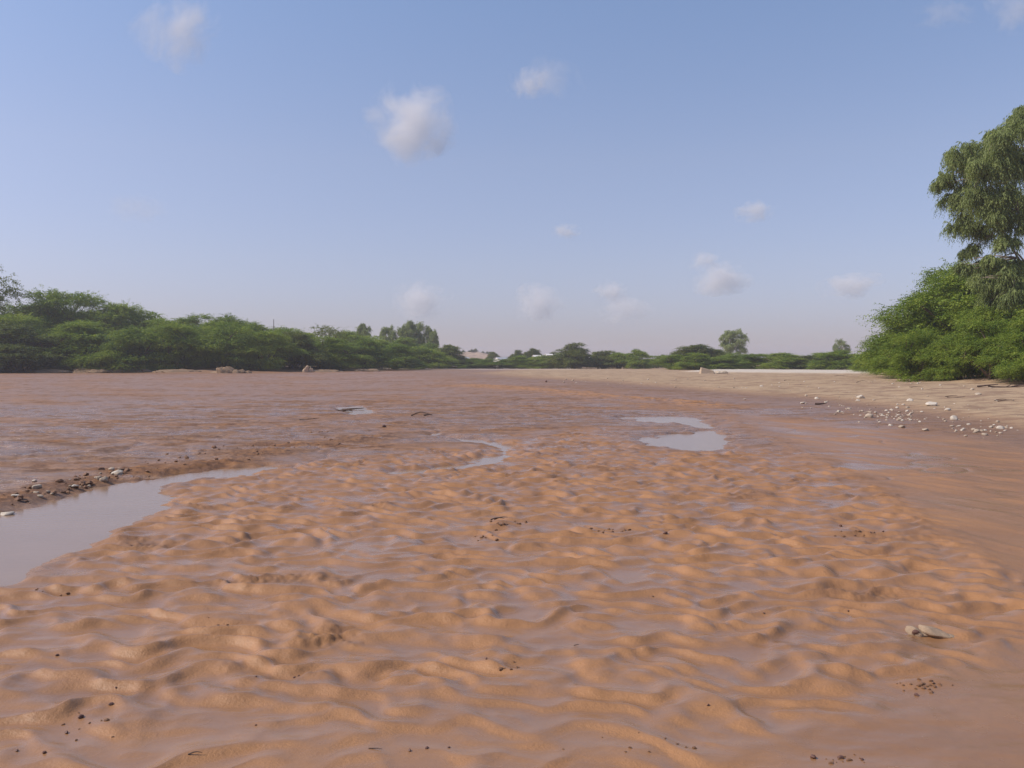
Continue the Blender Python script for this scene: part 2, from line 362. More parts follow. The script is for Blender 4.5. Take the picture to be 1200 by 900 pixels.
c = mix(nt, mth(nt, 'MULTIPLY', bank_, 0.85), c, mix(nt, maprange(nt, n1, 0.35, 0.65), (0.25, 0.165, 0.11), (0.34, 0.24, 0.16)))
c = mix(nt, pale, c, (0.56, 0.49, 0.40))
c = mix(nt, mth(nt, 'MULTIPLY', maprange(nt, n3, 0.45, 0.75), 0.25), c, (0.2, 0.11, 0.07))
b = N(nt, 'ShaderNodeBsdfPrincipled'); L(nt, c, b.inputs['Base Color'])
drymax = mth(nt, 'MAXIMUM', dry, mth(nt, 'MAXIMUM', bank_, mth(nt, 'MULTIPLY', crumb_shade, 0.8)))
rw = maprange(nt, wet, 0.0, 1.0, 0.55, 0.2)
rw = mth(nt, 'ADD', rw, mth(nt, 'MULTIPLY', maprange(nt, n4, 0.4, 0.7), 0.08))
rgh = N(nt, 'ShaderNodeMix', data_type='FLOAT'); L(nt, drymax, rgh.inputs[0]); L(nt, rw, rgh.inputs[2]); rgh.inputs[3].default_value = 0.95
L(nt, rgh.outputs[0], b.inputs['Roughness'])
sp = mth(nt, 'MULTIPLY', maprange(nt, drymax, 0, 1, 0.42, 0.12), maprange(nt, wet, 0.0, 0.8, 0.7, 1.0)); sp = mth(nt, 'ADD', sp, mth(nt, 'MULTIPLY', mth(nt, 'MULTIPLY', attr(nt, 'flat'), wet), 0.35))
L(nt, sp, b.inputs['Specular IOR Level'])
bp = N(nt, 'ShaderNodeBump'); bp.inputs['Distance'].default_value = 0.006; bp.inputs['Strength'].default_value = 0.8
hh = mth(nt, 'MULTIPLY', mth(nt, 'ADD', noise(nt, oc, 60, 4, 0.7), mth(nt, 'MULTIPLY', n3, 1.2)), maprange(nt, wet, 0.2, 0.9, 0.8, 0.16))
hh = mth(nt, 'ADD', hh, mth(nt, 'MULTIPLY', attr(nt, 'flat'), mth(nt, 'MULTIPLY', spk, -14.0)))
L(nt, hh, bp.inputs['Height']); L(nt, bp.outputs[0], b.inputs['Normal'])
L(nt, b.outputs[0], out.inputs[0]); GROUND = m
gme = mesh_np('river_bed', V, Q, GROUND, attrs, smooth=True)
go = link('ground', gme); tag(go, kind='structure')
# close the small hole under the camera with its own patch of the same sheet is not needed: radius 0.15 m behind the lens

_lr = np.log(rr)
def gz(x, y):
    """height of the sheet at a point (bilinear in its own grid)"""
    r = math.hypot(x, y); t = math.atan2(x, y)
    i = int(np.clip(np.searchsorted(_lr, math.log(r)) - 1, 0, nr - 2)); j = int(np.clip(np.searchsorted(th, t) - 1, 0, nc - 2))
    fi = (r - rr[i]) / (rr[i + 1] - rr[i]); fj = (t - th[j]) / (th[j + 1] - th[j])
    return float((GZ[i, j] * (1 - fj) + GZ[i, j + 1] * fj) * (1 - fi) + (GZ[i + 1, j] * (1 - fj) + GZ[i + 1, j + 1] * fj) * fi)

# ------------------------------------------------------------------ water in the pools
m, nt, out = new_mat('silty_water')
oc = scaled(nt, 1, 1, 1); b = N(nt, 'ShaderNodeBsdfPrincipled')
L(nt, mix(nt, noise(nt, oc, 1.5, 3), (0.31, 0.2, 0.125), (0.26, 0.165, 0.1)), b.inputs['Base Color'])
b.inputs['Roughness'].default_value = 0.17; b.inputs['IOR'].default_value = 1.33
bp = N(nt, 'ShaderNodeBump'); bp.inputs['Distance'].default_value = 0.004; bp.inputs['Strength'].default_value = 0.5
L(nt, noise(nt, scaled(nt, 1, 2.5, 1), 7, 3), bp.inputs['Height']); L(nt, bp.outputs[0], b.inputs['Normal']); L(nt, b.outputs[0], out.inputs[0])
WATER = m
def pool(pts, z, grow=1.0):
    P = rnd_path(pts, 3); c = P.mean(0)
    import bmesh
    bm = bmesh.new(); vs = [bm.verts.new((p[0], p[1], z)) for p in P]
    f = bm.faces.new(vs)
    if f.normal.z < 0: f.normal_flip()
    me = bpy.data.meshes.new('water'); bm.to_mesh(me); bm.free()
    me.materials.append(WATER); o = link('water', me); tag(o, kind='structure'); return o
pool([(-280, 730), (0, 700), (60, 672), (120, 645), (150, 622), (215, 600), (235, 580), (215, 572), (345, 549), (345, 538), (290, 537), (185, 547), (110, 560), (50, 574), (-20, 597), (-280, 630)], -0.043)
pool([(718, 513), (745, 504), (718, 492), (722, 484), (790, 483), (845, 488), (885, 510), (875, 527), (820, 534), (760, 531)], -0.058)
pool([(500, 495), (525, 504), (580, 513), (615, 517), (612, 540), (560, 549), (460, 557), (440, 552), (545, 538), (565, 530), (562, 524), (500, 513)], -0.05)
pool([(388, 474), (422, 473), (448, 482), (415, 489)], -0.04)

# ------------------------------------------------------------------ plants
def tube(path, rad, sides=5):
    path = np.asarray(path, float); n = len(path)
    t = np.gradient(path, axis=0); t /= np.linalg.norm(t, axis=1)[:, None] + 1e-9
    up = np.array([0.31, 0.17, 0.93]); a = np.cross(t, up); a /= np.linalg.norm(a, axis=1)[:, None] + 1e-9
    bb = np.cross(t, a); ang = np.arange(sides) * 2 * np.pi / sides
    rad = np.asarray(rad, float)
    V = path[:, None, :] + rad[:, None, None] * (np.cos(ang)[None, :, None] * a[:, None, :] + np.sin(ang)[None, :, None] * bb[:, None, :])
    i = np.arange(n - 1)[:, None] * sides; j = np.arange(sides)[None, :]; j2 = (j + 1) % sides
    Q = np.stack([i + j, i + j2, i + sides + j2, i + sides + j], -1).reshape(-1, 4)
    return V.reshape(-1, 3), Q
def join_tubes(tubes):
    V = []; Q = []; o = 0
    for v, q in tubes: V.append(v); Q.append(q + o); o += len(v)
    return np.vstack(V), np.vstack(Q)
def unit(v): return v / (np.linalg.norm(v, axis=-1, keepdims=True) + 1e-9)
def curve(a, b, sag, n, g):
    t = np.linspace(0, 1, n)[:, None]; p = a + (b - a) * t
    p = p + np.sin(t * np.pi) * sag * np.array([0, 0, 1.0]) + 0.05 * np.linalg.norm(b - a) * g.normal(size=(1, 3)) * np.sin(t * np.pi)
    return p
def leaves_along(start, dirn, length, droop, nl, ll, lw, g, side=0.9, hang=0.0):
    """leaf quads along many arching twigs. start (n,3) dirn (n,3) length (n,)"""
    n = len(start); t = (np.arange(nl) + 0.5) / nl
    T = t[None, :, None]
    pos = start[:, None, :] + dirn[:, None, :] * length[:, None, None] * T
    pos = pos - np.array([0, 0, 1.0]) * (droop[:, None, None] * T ** 2 * length[:, None, None])
    tan = unit(dirn[:, None, :] - np.array([0, 0, 1.0]) * 2 * droop[:, None, None] * T)
    sd = unit(np.cross(tan, g.normal(size=(n, 1, 3)) * 0.35 + np.array([0, 0, 1.0])))
    sgn = np.where(np.arange(nl) % 2 == 0, 1.0, -1.0)[None, :, None]
    ax = unit(sd * sgn * side + tan * 0.6 + g.normal(size=(n, nl, 3)) * 0.3 - np.array([0, 0, 1.0]) * hang)
    wd = unit(np.cross(ax, g.normal(size=(n, nl, 3)) * 0.6 + np.array([0, 0, 1.0])))
    s = (0.65 + 0.7 * g.random((n, nl, 1))) * (1 - 0.45 * T)
    p0 = pos; p1 = pos + ax * ll * s
    md = pos + ax * ll * s * 0.5
    w = wd * lw * s * 0.5
    V = np.stack([p0, md + w, p1, md - w], 2).reshape(-1, 3)
    Q = np.arange(len(V)).reshape(-1, 4)
    tone = np.repeat(np.clip(g.random((n, 1)) * 0.7 + g.random((n, nl)) * 0.3, 0, 1).ravel(), 4)
    return V, Q, tone
def merge(parts):
    V = []; Q = []; T = []; o = 0
    for v, q, t in parts: V.append(v); Q.append(q + o); T.append(t); o += len(v)
    return np.vstack(V), np.vstack(Q), np.concatenate(T)

def bush_meshes(seed, mat, W=10.0, H=7.0, nclump=60, ntw=75, leaf=0.15, sparse=False, trunk_h=0.0, dome=1.0, lean=0.0):
    """low spreading thorn bush: layered flattened sprays on arching stems"""
    g = np.random.default_rng(seed)
    nlimb = 7 if not sparse else 5
    limbs = []; ends = []
    for i in range(nlimb):
        a = i / nlimb * 2 * np.pi + g.random() * 0.7; rr_ = W * 0.5 * (0.35 + 0.4 * g.random())
        e = np.array([math.cos(a) * rr_ + lean * W, math.sin(a) * rr_, H * (0.32 + 0.25 * g.random())])
        s = np.array([g.normal() * 0.25, g.normal() * 0.25, -0.2]) if not trunk_h else np.array([0, 0, trunk_h])
        p = curve(s, e, H * 0.12, 7, g); limbs.append((p, np.linspace(0.16, 0.05, 7) * W / 10)); ends.append(p)
    if trunk_h: limbs.append((curve(np.array([0, 0, -0.3]), np.array([0, 0, trunk_h + 0.1]), 0, 5, g), np.linspace(0.28, 0.19, 5) * W / 10))
    # clump centres in a lumpy dome
    lob = g.random((7, 3)); parts = []; tubes = [tube(p, r_) for p, r_ in limbs]; allp = np.vstack(ends)
    for i in range(nclump):
        a = g.random() * 2 * np.pi; q = math.sqrt(g.random())
        if i % 5 == 0: q *= 0.6
        bulge = 0.82 + 0.28 * math.sin(a * 2 + lob[0, 0] * 6) * lob[0, 1] + 0.2 * math.sin(a * 3 + lob[1, 0] * 6) + 0.1 * math.sin(a * 5 + lob[2, 0] * 6)
        x = math.cos(a) * q * W * 0.43 * bulge; y = math.sin(a) * q * W * 0.43 * bulge
        top = H * 0.93 * (1 - dome * q ** 2.2 * 0.72) * (0.86 + 0.14 * math.sin(x * 0.9 + lob[3, 0] * 6) + 0.1 * math.sin(y * 1.1 + lob[4, 0] * 6))
        lowest = trunk_h + 0.25 if trunk_h else 0.3
        f = g.random() ** (0.55 if not sparse else 0.25)
        if trunk_h: z = trunk_h + (top - trunk_h) * (0.35 + 0.65 * f)
        else: z = lowest + (top - lowest) * f
        c = np.array([x + lean * z, y, z])
        r = W * (0.075 + 0.055 * g.random()); rz = r * (0.33 if not sparse else 0.25)
        k = int(ntw * (0.6 + 0.8 * g.random()))
        d = unit(g.normal(size=(k, 3)) * np.array([1, 1, 0.75])); rad = g.random((k, 1)) ** 0.5
        st_p = c + d * rad * np.array([r, r, rz])
        outw = unit(np.array([c[0], c[1], 0.0]) + 1e-3)
        dr = unit(d * np.array([1, 1, 0.5]) * 0.8 + outw * 0.65 * min(1.0, q * 1.4) + np.array([0, 0, 0.35]) + g.normal(size=(k, 3)) * 0.22)
        ln = W * (0.05 + 0.06 * g.random(k)) * np.where(g.random(k) < 0.06, 1.8, 1.0)
        st_p[:, 2] = np.maximum(st_p[:, 2], 0.15)
        parts.append(leaves_along(st_p, dr, ln, 0.25 + 0.5 * g.random(k), 15, leaf * W / 10, leaf * 0.42 * W / 10, g))
        j = np.argmin(np.linalg.norm(allp - c, axis=1) + 3.0 * (allp[:, 2] > c[2] + 0.5))
        tubes.append(tube(curve(allp[j], c, 0.1, 4, g), np.linspace(0.055, 0.015, 4) * W / 10, 4))
    V, Q, T = merge(parts)
    V[:, 2] = np.maximum(V[:, 2], 0.02)
    me = mesh_np('bush_crown', V, Q, mat, {'tone': T}); W = 2 * float(np.percentile(np.abs(V[:, 0]), 98.5)); H = float(np.percentile(V[:, 2], 99.6))
    tv, tq = join_tubes(tubes)
    return me, mesh_np('bush_stems', tv, tq, BARK, smooth=True), W, H

def euc_meshes(seed, clumps, trunk_top, limbs_to, W, H, ns=190, leaf=0.2, mat=None, hangl=1.0, thick=0.36):
    g = np.random.default_rng(seed); parts = []; tubes = []
    tp = curve(np.array([0, 0, -0.4]), np.array(trunk_top, float), 0, 12, g); tubes.append(tube(tp, np.linspace(thick, thick * 0.4, 12), 8))
    for c in limbs_to:
        c = np.array(c, float); z0 = max(trunk_top[2] * 0.3, c[2] - 0.75 * math.hypot(c[0], c[1]) - 1.2)
        j = int(np.argmin(abs(tp[:, 2] - z0))); p = curve(tp[j], tp[j] + (c - tp[j]) * 0.8, -0.3, 7, g); tubes.append(tube(p, np.linspace(thick * 0.4, thick * 0.12, 7), 5))
        tp_all = p if 'tp_all' not in dir() else p
    pool_pts = np.vstack([t_[0].reshape(-1, 3) for t_ in tubes])
    for (x, y, z, r) in clumps:
        c = np.array([x, y, z]); k = int(ns * (0.7 + 0.6 * g.random()))
        # each clump breaks into tufts so sky shows between them
        nt_ = 7; tc = c + unit(g.normal(size=(nt_, 3))) * r * (0.35 + 0.6 * g.random((nt_, 1))) * np.array([1, 1, 0.8])
        w = g.integers(0, nt_, k)
        st_p = tc[w] + g.normal(size=(k, 3)) * r * 0.2 * np.array([1, 1, 0.8])
        dr = unit(g.normal(size=(k, 3)) * np.array([0.55, 0.55, 0.25]) + np.array([0, 0, -0.35]) + unit(st_p - c) * 0.35)
        ln = hangl * (0.5 + 0.9 * g.random(k)) * r * 0.75
        parts.append(leaves_along(st_p, dr, ln, 0.6 + 0.5 * g.random(k), 12, leaf, leaf * 0.27, g, side=0.45, hang=1.1))
        for q in range(3):
            j = np.argmin(np.linalg.norm(pool_pts - tc[q], axis=1)); tubes.append(tube(curve(pool_pts[j], tc[q], 0.15, 4, g), np.linspace(thick * 0.16, 0.015, 4), 4))
    V, Q, T = merge(parts); me = mesh_np('leaf_crown', V, Q, mat or LEAF_EUC, {'tone': T}); W = 2 * float(np.percentile(np.abs(V[:, 0]), 98.5)); H = float(np.percentile(V[:, 2], 99.6))
    tv, tq = join_tubes(tubes)
    return me, mesh_np('tree_trunk', tv, tq, BARK_PALE, smooth=True), W, H

BUSH = [bush_meshes(101 + i, LEAF_GREEN, nclump=[66, 70, 62, 74, 68][i], ntw=125, leaf=0.165, dome=[1, 0.85, 1.1, 0.9, 1.0][i]) for i in range(5)]
OLIVE = [bush_meshes(201 + i, LEAF_OLIVE, W=10, H=7, nclump=85, ntw=85, leaf=0.24, trunk_h=[0, 1.2][i], dome=0.75) for i in range(2)]
ACACIA = [bush_meshes(301 + i, LEAF_OLIVE, W=10, H=6, nclump=30, ntw=42, leaf=0.17, sparse=True, trunk_h=2.2, dome=0.5) for i in range(2)]
def rnd_clumps(seed, n, rx, z0, z1, r):
    g = np.random.default_rng(seed); out_ = []
    for i in range(n):
        t = (i + 0.5) / n; z = z0 + (z1 - z0) * t; k = rx * math.sqrt(max(0.05, 1 - (2 * t - 0.95) ** 2))
        a = i * 2.4 + g.random(); q = math.sqrt(g.random()) * 0.55 + 0.42
        out_.append((math.cos(a) * k * q, math.sin(a) * k * q, z, r * (0.8 + 0.5 * g.random())))
    return out_
ec = [rnd_clumps(5 + 3 * i, 13, 2.9, 4.6, 11.0, 1.35) for i in range(3)]
EUC = [euc_meshes(31 + i, ec[i], (0.3, 0, 9), [c_[:3] for c_ in ec[i][::3]], 8.2, 12.2, ns=230, leaf=0.36, hangl=0.6, thick=0.28) for i in range(3)]

def px_x(px, D): return (px - 600) / F * D
def plant(kind, src, px, D, wpx, ytop, label, cat, group=None, rz=None, depth=1.0, zb=None):
    me, tr, W, H = src
    X = px_x(px, D); z0 = gz(X, D) - 0.12 if zb is None else zb
    w = wpx / F * D; h = (HOR - ytop) / F * D + CH - z0
    o = empty(kind, (X, D, z0), random.random() * 6.28 if rz is None else rz)
    # the crowns are wider than W because of the long sprays
    o.scale = (w / W, w / W * depth, h / H)
    link('crown', me, o); link('trunk' if 'tree' in kind else 'stems', tr, o)
    tag(o, label, cat, group); return o

G1 = 'thorn bushes of the left bank thicket'
LF = [  # px, D, width px, top row, variant, label
    (-70, 150, 150, 374, 0, 'green thorn bush cut off by the left edge of the photo, front of the bank'),
    (22, 143, 128, 382, 5, 'rounded olive yellow bush at the far left, low in front of the taller green thicket'),
    (98, 147, 120, 377, 1, 'dark green bush with low fronds over the pale bank, right of the rounded olive bush'),
    (160, 144, 96, 386, 2, 'low bright green bush overhanging the sandy bank left of the earth mound'),
    (212, 147, 92, 381, 3, 'bushy green shrub just left of the brown earth mound, with a dark hollow'),
    (262, 150, 84, 380, 4, 'dark green bush directly behind the brown earth mound'),
    (306, 151, 80, 390, 0, 'shaded bush between the earth mound and the pale boulder under the thicket'),
    (346, 160, 74, 391, 5, 'greyish thin bush standing above the pale boulder at the bank'),
    (386, 166, 80, 396, 1, 'dark low bush just right of the pale boulder'),
    (426, 178, 74, 399, 2, 'drooping green bush below the left lone grey green tree'),
    (462, 192, 64, 404, 3, 'mid green bush in front of the group of eucalyptus trees'),
    (495, 207, 58, 407, 4, 'light green bush with sloping top near the right end of the left thicket'),
    (521, 224, 40, 405, 6, 'dark rounded bush closing the left thicket beside the far houses')]
for px, D, w, yt, v, lb in LF:
    src = (BUSH + OLIVE)[v]; plant('thorn_bush', src, px, D, w * 1.12, yt, lb, 'bush', G1, depth=0.9)
LB = [
    (0, 150, 110, 370, 3, 'bushy green mass between the rounded olive bush and the left frame edge'),
    (190, 158, 96, 377, 1, 'mid height green bush between the low bright one and the skyline left of the mound'),
    (245, 162, 90, 378, 0, 'mid height bush with pale fronds above the brown earth mound'),
    (296, 168, 84, 381, 2, 'mid height bush filling the dip left of the thin pole'),
    (345, 176, 80, 386, 4, 'mid height bush right of the thin pole'),
    (-45, 172, 150, 366, 1, 'tall bush at the left frame edge under the sparse acacia'),
    (22, 172, 130, 360, 2, 'tall green bush below the twisted acacia branches at far left'),
    (75, 169, 120, 344, 3, 'tallest dark green bush of the left thicket, its crown peaking near the left edge'),
    (130, 172, 110, 358, 0, 'tall bush right of the thicket peak, its crown sloping down to the right'),
    (178, 176, 100, 368, 4, 'level topped green bush midway along the left thicket'),
    (224, 179, 92, 371, 1, 'bush with upright leafy tips on the skyline above the earth mound'),
    (270, 182, 90, 372, 2, 'skyline bush with long wispy sprays to the right of the earth mound'),
    (322, 192, 76, 386, 3, 'lower skyline bush in the dip beside the thin pole'),
    (405, 206, 74, 389, 0, 'green bush between the flat acacia and the lone grey green tree'),
    (440, 217, 64, 395, 4, 'green bush in front of the lone grey green tree trunk'),
    (472, 226, 62, 397, 1, 'green bush at the foot of the eucalyptus group'),
    (502, 236, 52, 403, 2, 'green bush below the rightmost eucalyptus of the group')]
for px, D, w, yt, v, lb in LB:
    plant('thorn_bush', BUSH[v], px, D, w * 1.1, yt, lb, 'bush', G1)
plant('acacia_tree', ACACIA[0], -34, 158, 132, 304, 'sparse acacia with twisted bare branches reaching in from the left edge above the thicket', 'tree', rz=0.4)
plant('acacia_tree', ACACIA[1], 374, 193, 74, 381, 'flat topped feathery acacia rising above the middle of the left thicket', 'tree', rz=2.0)
# eucalyptus behind the left thicket
G2 = 'eucalyptus trees behind the left thicket'
plant('eucalyptus_tree', EUC[0], 426, 262, 24, 380, 'small lone grey green eucalyptus behind the left thicket', 'tree', G2)
for px, w, yt, v, lb in ((453, 21, 383, 1, 'dark eucalyptus, leftmost of the group behind the left thicket'), (466, 20, 385, 2, 'lower eucalyptus second from the left in its group'),
                         (480, 28, 377, 0, 'tallest broad eucalyptus in the group behind the left thicket'), (496, 27, 379, 2, 'dark broad eucalyptus right of the tallest in the group'), (508, 17, 388, 1, 'short dark eucalyptus at the right end of the group')):
    plant('eucalyptus_tree', EUC[v], px, 258 + (px % 7) * 2, w, yt, lb, 'tree', G2)

G3 = 'bushes at the far bend of the river'
CF = [
    (538, 236, 36, 422, 2, 'small green bush in the gap before the white walled house'),
    (558, 232, 44, 421, 0, 'low green bush in front of the leftmost white house'),
    (584, 226, 46, 422, 3, 'low green bush under the grey roofed house at the far bend'),
    (610, 224, 36, 418, 1, 'greyish bush just right of the grey roofed house'),
    (636, 222, 44, 418, 2, 'green bush below the two small white houses'),
    (656, 218, 34, 417, 4, 'low bush leaning against the left side of the big round tree'),
    (706, 218, 44, 415, 5, 'olive green bush right of the big round tree'),
    (726, 216, 38, 417, 0, 'low bush between the two round trees at the bend'),
    (768, 236, 34, 420, 3, 'pale green low bush right of the smaller round tree')]
for px, D, w, yt, v, lb in CF: plant('thorn_bush', (BUSH + OLIVE)[v], px, D, w * 1.25, yt - (3.2 if px > 640 else 1.0), lb, 'bush', G3)
for px, D, w, yt, v, lb in ((606, 285, 26, 411, 0, 'small far tree on the skyline left of the white houses'), (622, 275, 26, 409, 1, 'small far tree on the skyline behind the two white houses'), (648, 300, 22, 413, 0, 'tiny far tree just left of the big round tree'), (578, 310, 22, 413, 1, 'tiny far tree below the right foot of the stony hill'),
                            (698, 300, 16, 413, 0, 'tiny far tree showing over bushes right of the big round tree'), (714, 300, 20, 413, 1, 'tiny far tree midway between the two round trees'),
                            (790, 320, 20, 414, 0, 'small far tree left of the olive acacia on the right skyline'), (775, 330, 16, 416, 1, 'tiny far tree right of the smaller round tree')):
    plant('far_tree', OLIVE[v], px, D, w, yt, lb, 'tree', 'small far trees on the skyline')
plant('round_tree', OLIVE[0], 671, 212, 56, 403, 'big round dark green tree in the middle of the far bank', 'tree', depth=0.9)
plant('round_tree', BUSH[2], 746, 210, 38, 410, 'smaller rounded dark green tree right of the big round tree', 'tree')
G4 = 'bushes behind the pale sand bar'
RF = [
    (796, 178, 46, 419, 0, 'light green bush left of the tan earth block'),
    (824, 196, 60, 408, 6, 'olive flat topped bush behind the tan earth block'),
    (818, 168, 46, 417, 1, 'low bright bush directly behind the tan earth block'),
    (848, 166, 40, 421, 2, 'low bush just right of the tan earth block'),
    (858, 176, 40, 417, 4, 'bush at the foot of the lone round eucalyptus'),
    (884, 166, 44, 418, 3, 'dark green bush to the right of the lone round eucalyptus'),
    (918, 162, 56, 417, 0, 'broad light green bush in the middle of the row behind the sand bar'),
    (946, 160, 42, 420, 5, 'low olive bush right of the broad light green one'),
    (962, 172, 46, 417, 1, 'green bush below the small far eucalyptus crown'),
    (984, 150, 56, 414, 2, 'green bush where the sand bar meets the right thicket')]
for px, D, w, yt, v, lb in RF: plant('thorn_bush', (BUSH + OLIVE)[v], px, D, w * 1.25, yt - 3, lb, 'bush', G4)
plant('eucalyptus_tree', EUC[1], 858, 246, 31, 387, 'lone round eucalyptus standing above the bushes behind the pale sand bar', 'tree')
plant('eucalyptus_tree', EUC[2], 985, 290, 18, 398, 'small far eucalyptus crown showing left of the right thicket', 'tree')
G5 = 'thorn bushes of the right bank thicket'
RN = [
    (1022, 112, 50, 411, 0, 'furthest bush of the right thicket, light green beside the sand bar'),
    (1050, 93, 66, 396, 3, 'sloping bright green bush left in the right thicket'),
    (1066, 76, 88, 392, 1, 'low spreading bush with long fronds at the left corner of the right thicket'),
    (1124, 78, 165, 314, 0, 'tall layered bright green bush under the large eucalyptus'),
    (1150, 84, 150, 312, 3, 'tall bush between the layered one and the eucalyptus trunk'),
    (1082, 82, 96, 356, 4, 'sloping bush with long sprays left of the tall layered one'),
    (1086, 65, 78, 388, 4, 'low bush in front of the tall layered bush'),
    (1120, 63, 84, 392, 0, 'low dark based bush between two fronds clumps in the right thicket front'),
    (1165, 60, 110, 376, 3, 'broad bright green bush under the hanging eucalyptus foliage'),
    (1212, 56, 100, 370, 1, 'bush at the right edge of the photo with dark twiggy base'),
    (1170, 70, 110, 352, 2, 'taller bush behind the broad one below the eucalyptus'),
    (1262, 62, 150, 352, 4, 'big green bush cut by the right edge of the photo'),
    (1340, 58, 150, 350, 0, 'bush beyond the right edge of the photo')]
for px, D, w, yt, v, lb in RN[:-1]: plant('thorn_bush', BUSH[v], px, D, w * 1.08, yt, lb, 'bush', G5, depth=0.8 if D < 70 else 1.0)

# the large eucalyptus: crown clumps around its own trunk, 66 m away
D0 = 68.0; bx = px_x(1222, D0); bz = gz(bx, D0) - 0.1
cl = []
for (px, py, rp) in ((1196, 130, 16), (1216, 128, 18), (1178, 146, 14), (1200, 142, 26), (1172, 160, 24), (1150, 178, 24), (1122, 186, 20), (1112, 206, 15), (1140, 206, 27), (1172, 200, 32), (1202, 186, 30), (1120, 232, 20), (1146, 240, 26), (1174, 236, 26), (1138, 262, 20),
                     (1162, 268, 20), (1154, 292, 15), (1168, 312, 17), (1150, 328, 17), (1136, 312, 11), (1176, 338, 17), (1160, 350, 15), (1196, 322, 12), (1200, 348, 14),
                     (1230, 150, 26), (1250, 178, 30), (1285, 205, 28), (1238, 205, 26), (1262, 245, 28), (1300, 250, 22), (1250, 290, 24), (1285, 300, 22), (1226, 128, 22)):
    g = np.random.default_rng(px * 7 + py)
    for dd in (-1, 1):
        Dd = D0 + dd * (0.5 + 2.2 * g.random())
        x, y, z = atd(px + 11, py - 4, D0); cl.append((x - bx + g.normal() * 0.2, Dd - D0, z - bz, rp / F * D0 * 0.82))
me, tr, W, H = euc_meshes(77, cl, (0.2, 0, 17.0), [c_[:3] for c_ in cl[::4]], 14, 21, ns=330, leaf=0.27, hangl=0.8, thick=0.42)
o = empty('eucalyptus_tree', (bx, D0, bz)); link('crown', me, o); link('trunk', tr, o)
tag(o, 'tall eucalyptus with drooping grey green foliage towering over the bushes at the right edge', 'tree')

# ------------------------------------------------------------------ stones
def ico(sub):
    import bmesh
    bm = bmesh.new(); bmesh.ops.create_icosphere(bm, subdivisions=sub, radius=1.0)
    V = np.array([v.co[:] for v in bm.verts]); Fc = np.array([[v.index for v in f.verts] for f in bm.faces]); bm.free(); return V, Fc
IV, IF = ico(3); IV4, IF4 = ico(5)
def rock_mesh(name, seed, mat, flat=0.6, V0=None, F0=None, cuts=9, rough=0.12, smooth=False):
    g = np.random.default_rng(seed); V = (IV if V0 is None else V0).copy(); Fc = IF if F0 is None else F0
    for i in range(cuts):                    # chop with planes: facets
        n = unit(g.normal(size=3)); d = 0.55 + 0.35 * g.random(); s = V @ n
        V = V - np.clip(s - d, 0, None)[:, None] * n * 0.92
    nz = perlin(V[:, 0] * 1.7 + V[:, 2], V[:, 1] * 1.7 - V[:, 2] * 0.8, seed) + 0.4 * perlin(V[:, 0] * 4.7 + V[:, 2] * 3, V[:, 1] * 4.7 - V[:, 2] * 2, seed + 1)
    V = V * (1 + rough * nz[:, None]); V = V * np.array([1.0, 0.6 + 0.35 * g.random(), flat])
    return mesh_np(name, V, Fc, mat, smooth=smooth)
SM = [rock_mesh('stone', 400 + i, STONE, 0.5 + 0.1 * (i % 3)) for i in range(6)]
SW = [rock_mesh('stone', 420 + i, STONE_W, 0.45 + 0.1 * (i % 3)) for i in range(6)]
SC = [rock_mesh('clod', 440 + i, CLOD, 0.55, rough=0.3) for i in range(5)]
SK = [rock_mesh('pebble', 460 + i, simple_mat('dark_pebble', (0.17, 0.085, 0.06), (0.1, 0.055, 0.045), 5, 0.6, rand=0.3), 0.6) for i in range(3)] 
def stone(meshes, px, py, wpx, label, cat='stone', group=None, name='stone', sink=0.35):
    x, y = gnd(px, py); z = gz(x, y); D = math.hypot(x, y); s = wpx / F * D / 2 * (0.85 if cat == 'stone' and px > 700 else 1.0)
    x, y = gnd(px, py, z); z = gz(x, y)
    o = link(name, random.choice(meshes)); o.location = (x, y, z + s * 0.5 * (1 - 2 * sink) + s * 0.05)
    o.rotation_euler = (random.uniform(-.2, .2), random.uniform(-.2, .2), random.uniform(0, 6.28)); k = random.uniform(0.85, 1.2); o.scale = (s * k, s * k, s * random.uniform(0.8, 1.15))
    tag(o, label, cat, group); return o
# notable stones of the right bar
for px, py, w, lb, ms in (
    (1092, 475, 15, 'large flat white stone alone on the dry sand above the stone cluster', SW), (1118, 491, 13, 'rounded white stone near the clear sand left of a tan stone', SW),
    (1173, 503, 10, 'upright oval whitish stone near the right end of the stone scatter', SW), (1145, 506, 9, 'brown rounded stone at the water side of the scatter, left of its twin', SM),
    (1154, 510, 8, 'second brown rounded stone at the water side of the scatter', SM), (1009, 466, 12, 'pale heap stone in the upper left of the dry sand', SW),
    (1067, 470, 8, 'small white stone upper middle of the dry sand', SW), (1019, 489, 12, 'tan stone at the left end of the stone cluster', SM),
    (940, 473, 8, 'flat pale stone left of the dark chip on the damp edge', SW), (873, 468, 5, 'tiny white stone on the damp sand far left of the scatter', SW),
    (892, 453, 6, 'pale stone pair on the dry sand below the tan block', SW), (1084, 505, 9, 'tan flat stone at the lowest edge of the scatter', SM),
    (1146, 462, 7, 'grey stone near the foot of the right thicket', SM), (1057, 501, 9, 'flat tan stone lying at the lower edge of the cluster', SM),
    (1110, 481, 8, 'long thin white stone right of the large flat white stone', SW)):
    stone(ms, px, py, w, lb)
lab = 'small pale stone lying among the scattered stones on the right sand bar'
g = np.random.default_rng(9)
for i in range(85):
    px = 1045 + g.normal() * 33; py = 486 + (px - 1045) * 0.05 + g.normal() * 5
    stone(random.choice([SW, SW, SM]), px, py, 2.2 + 4.5 * g.random() ** 2, lab, group='stones in the cluster on the right bar')
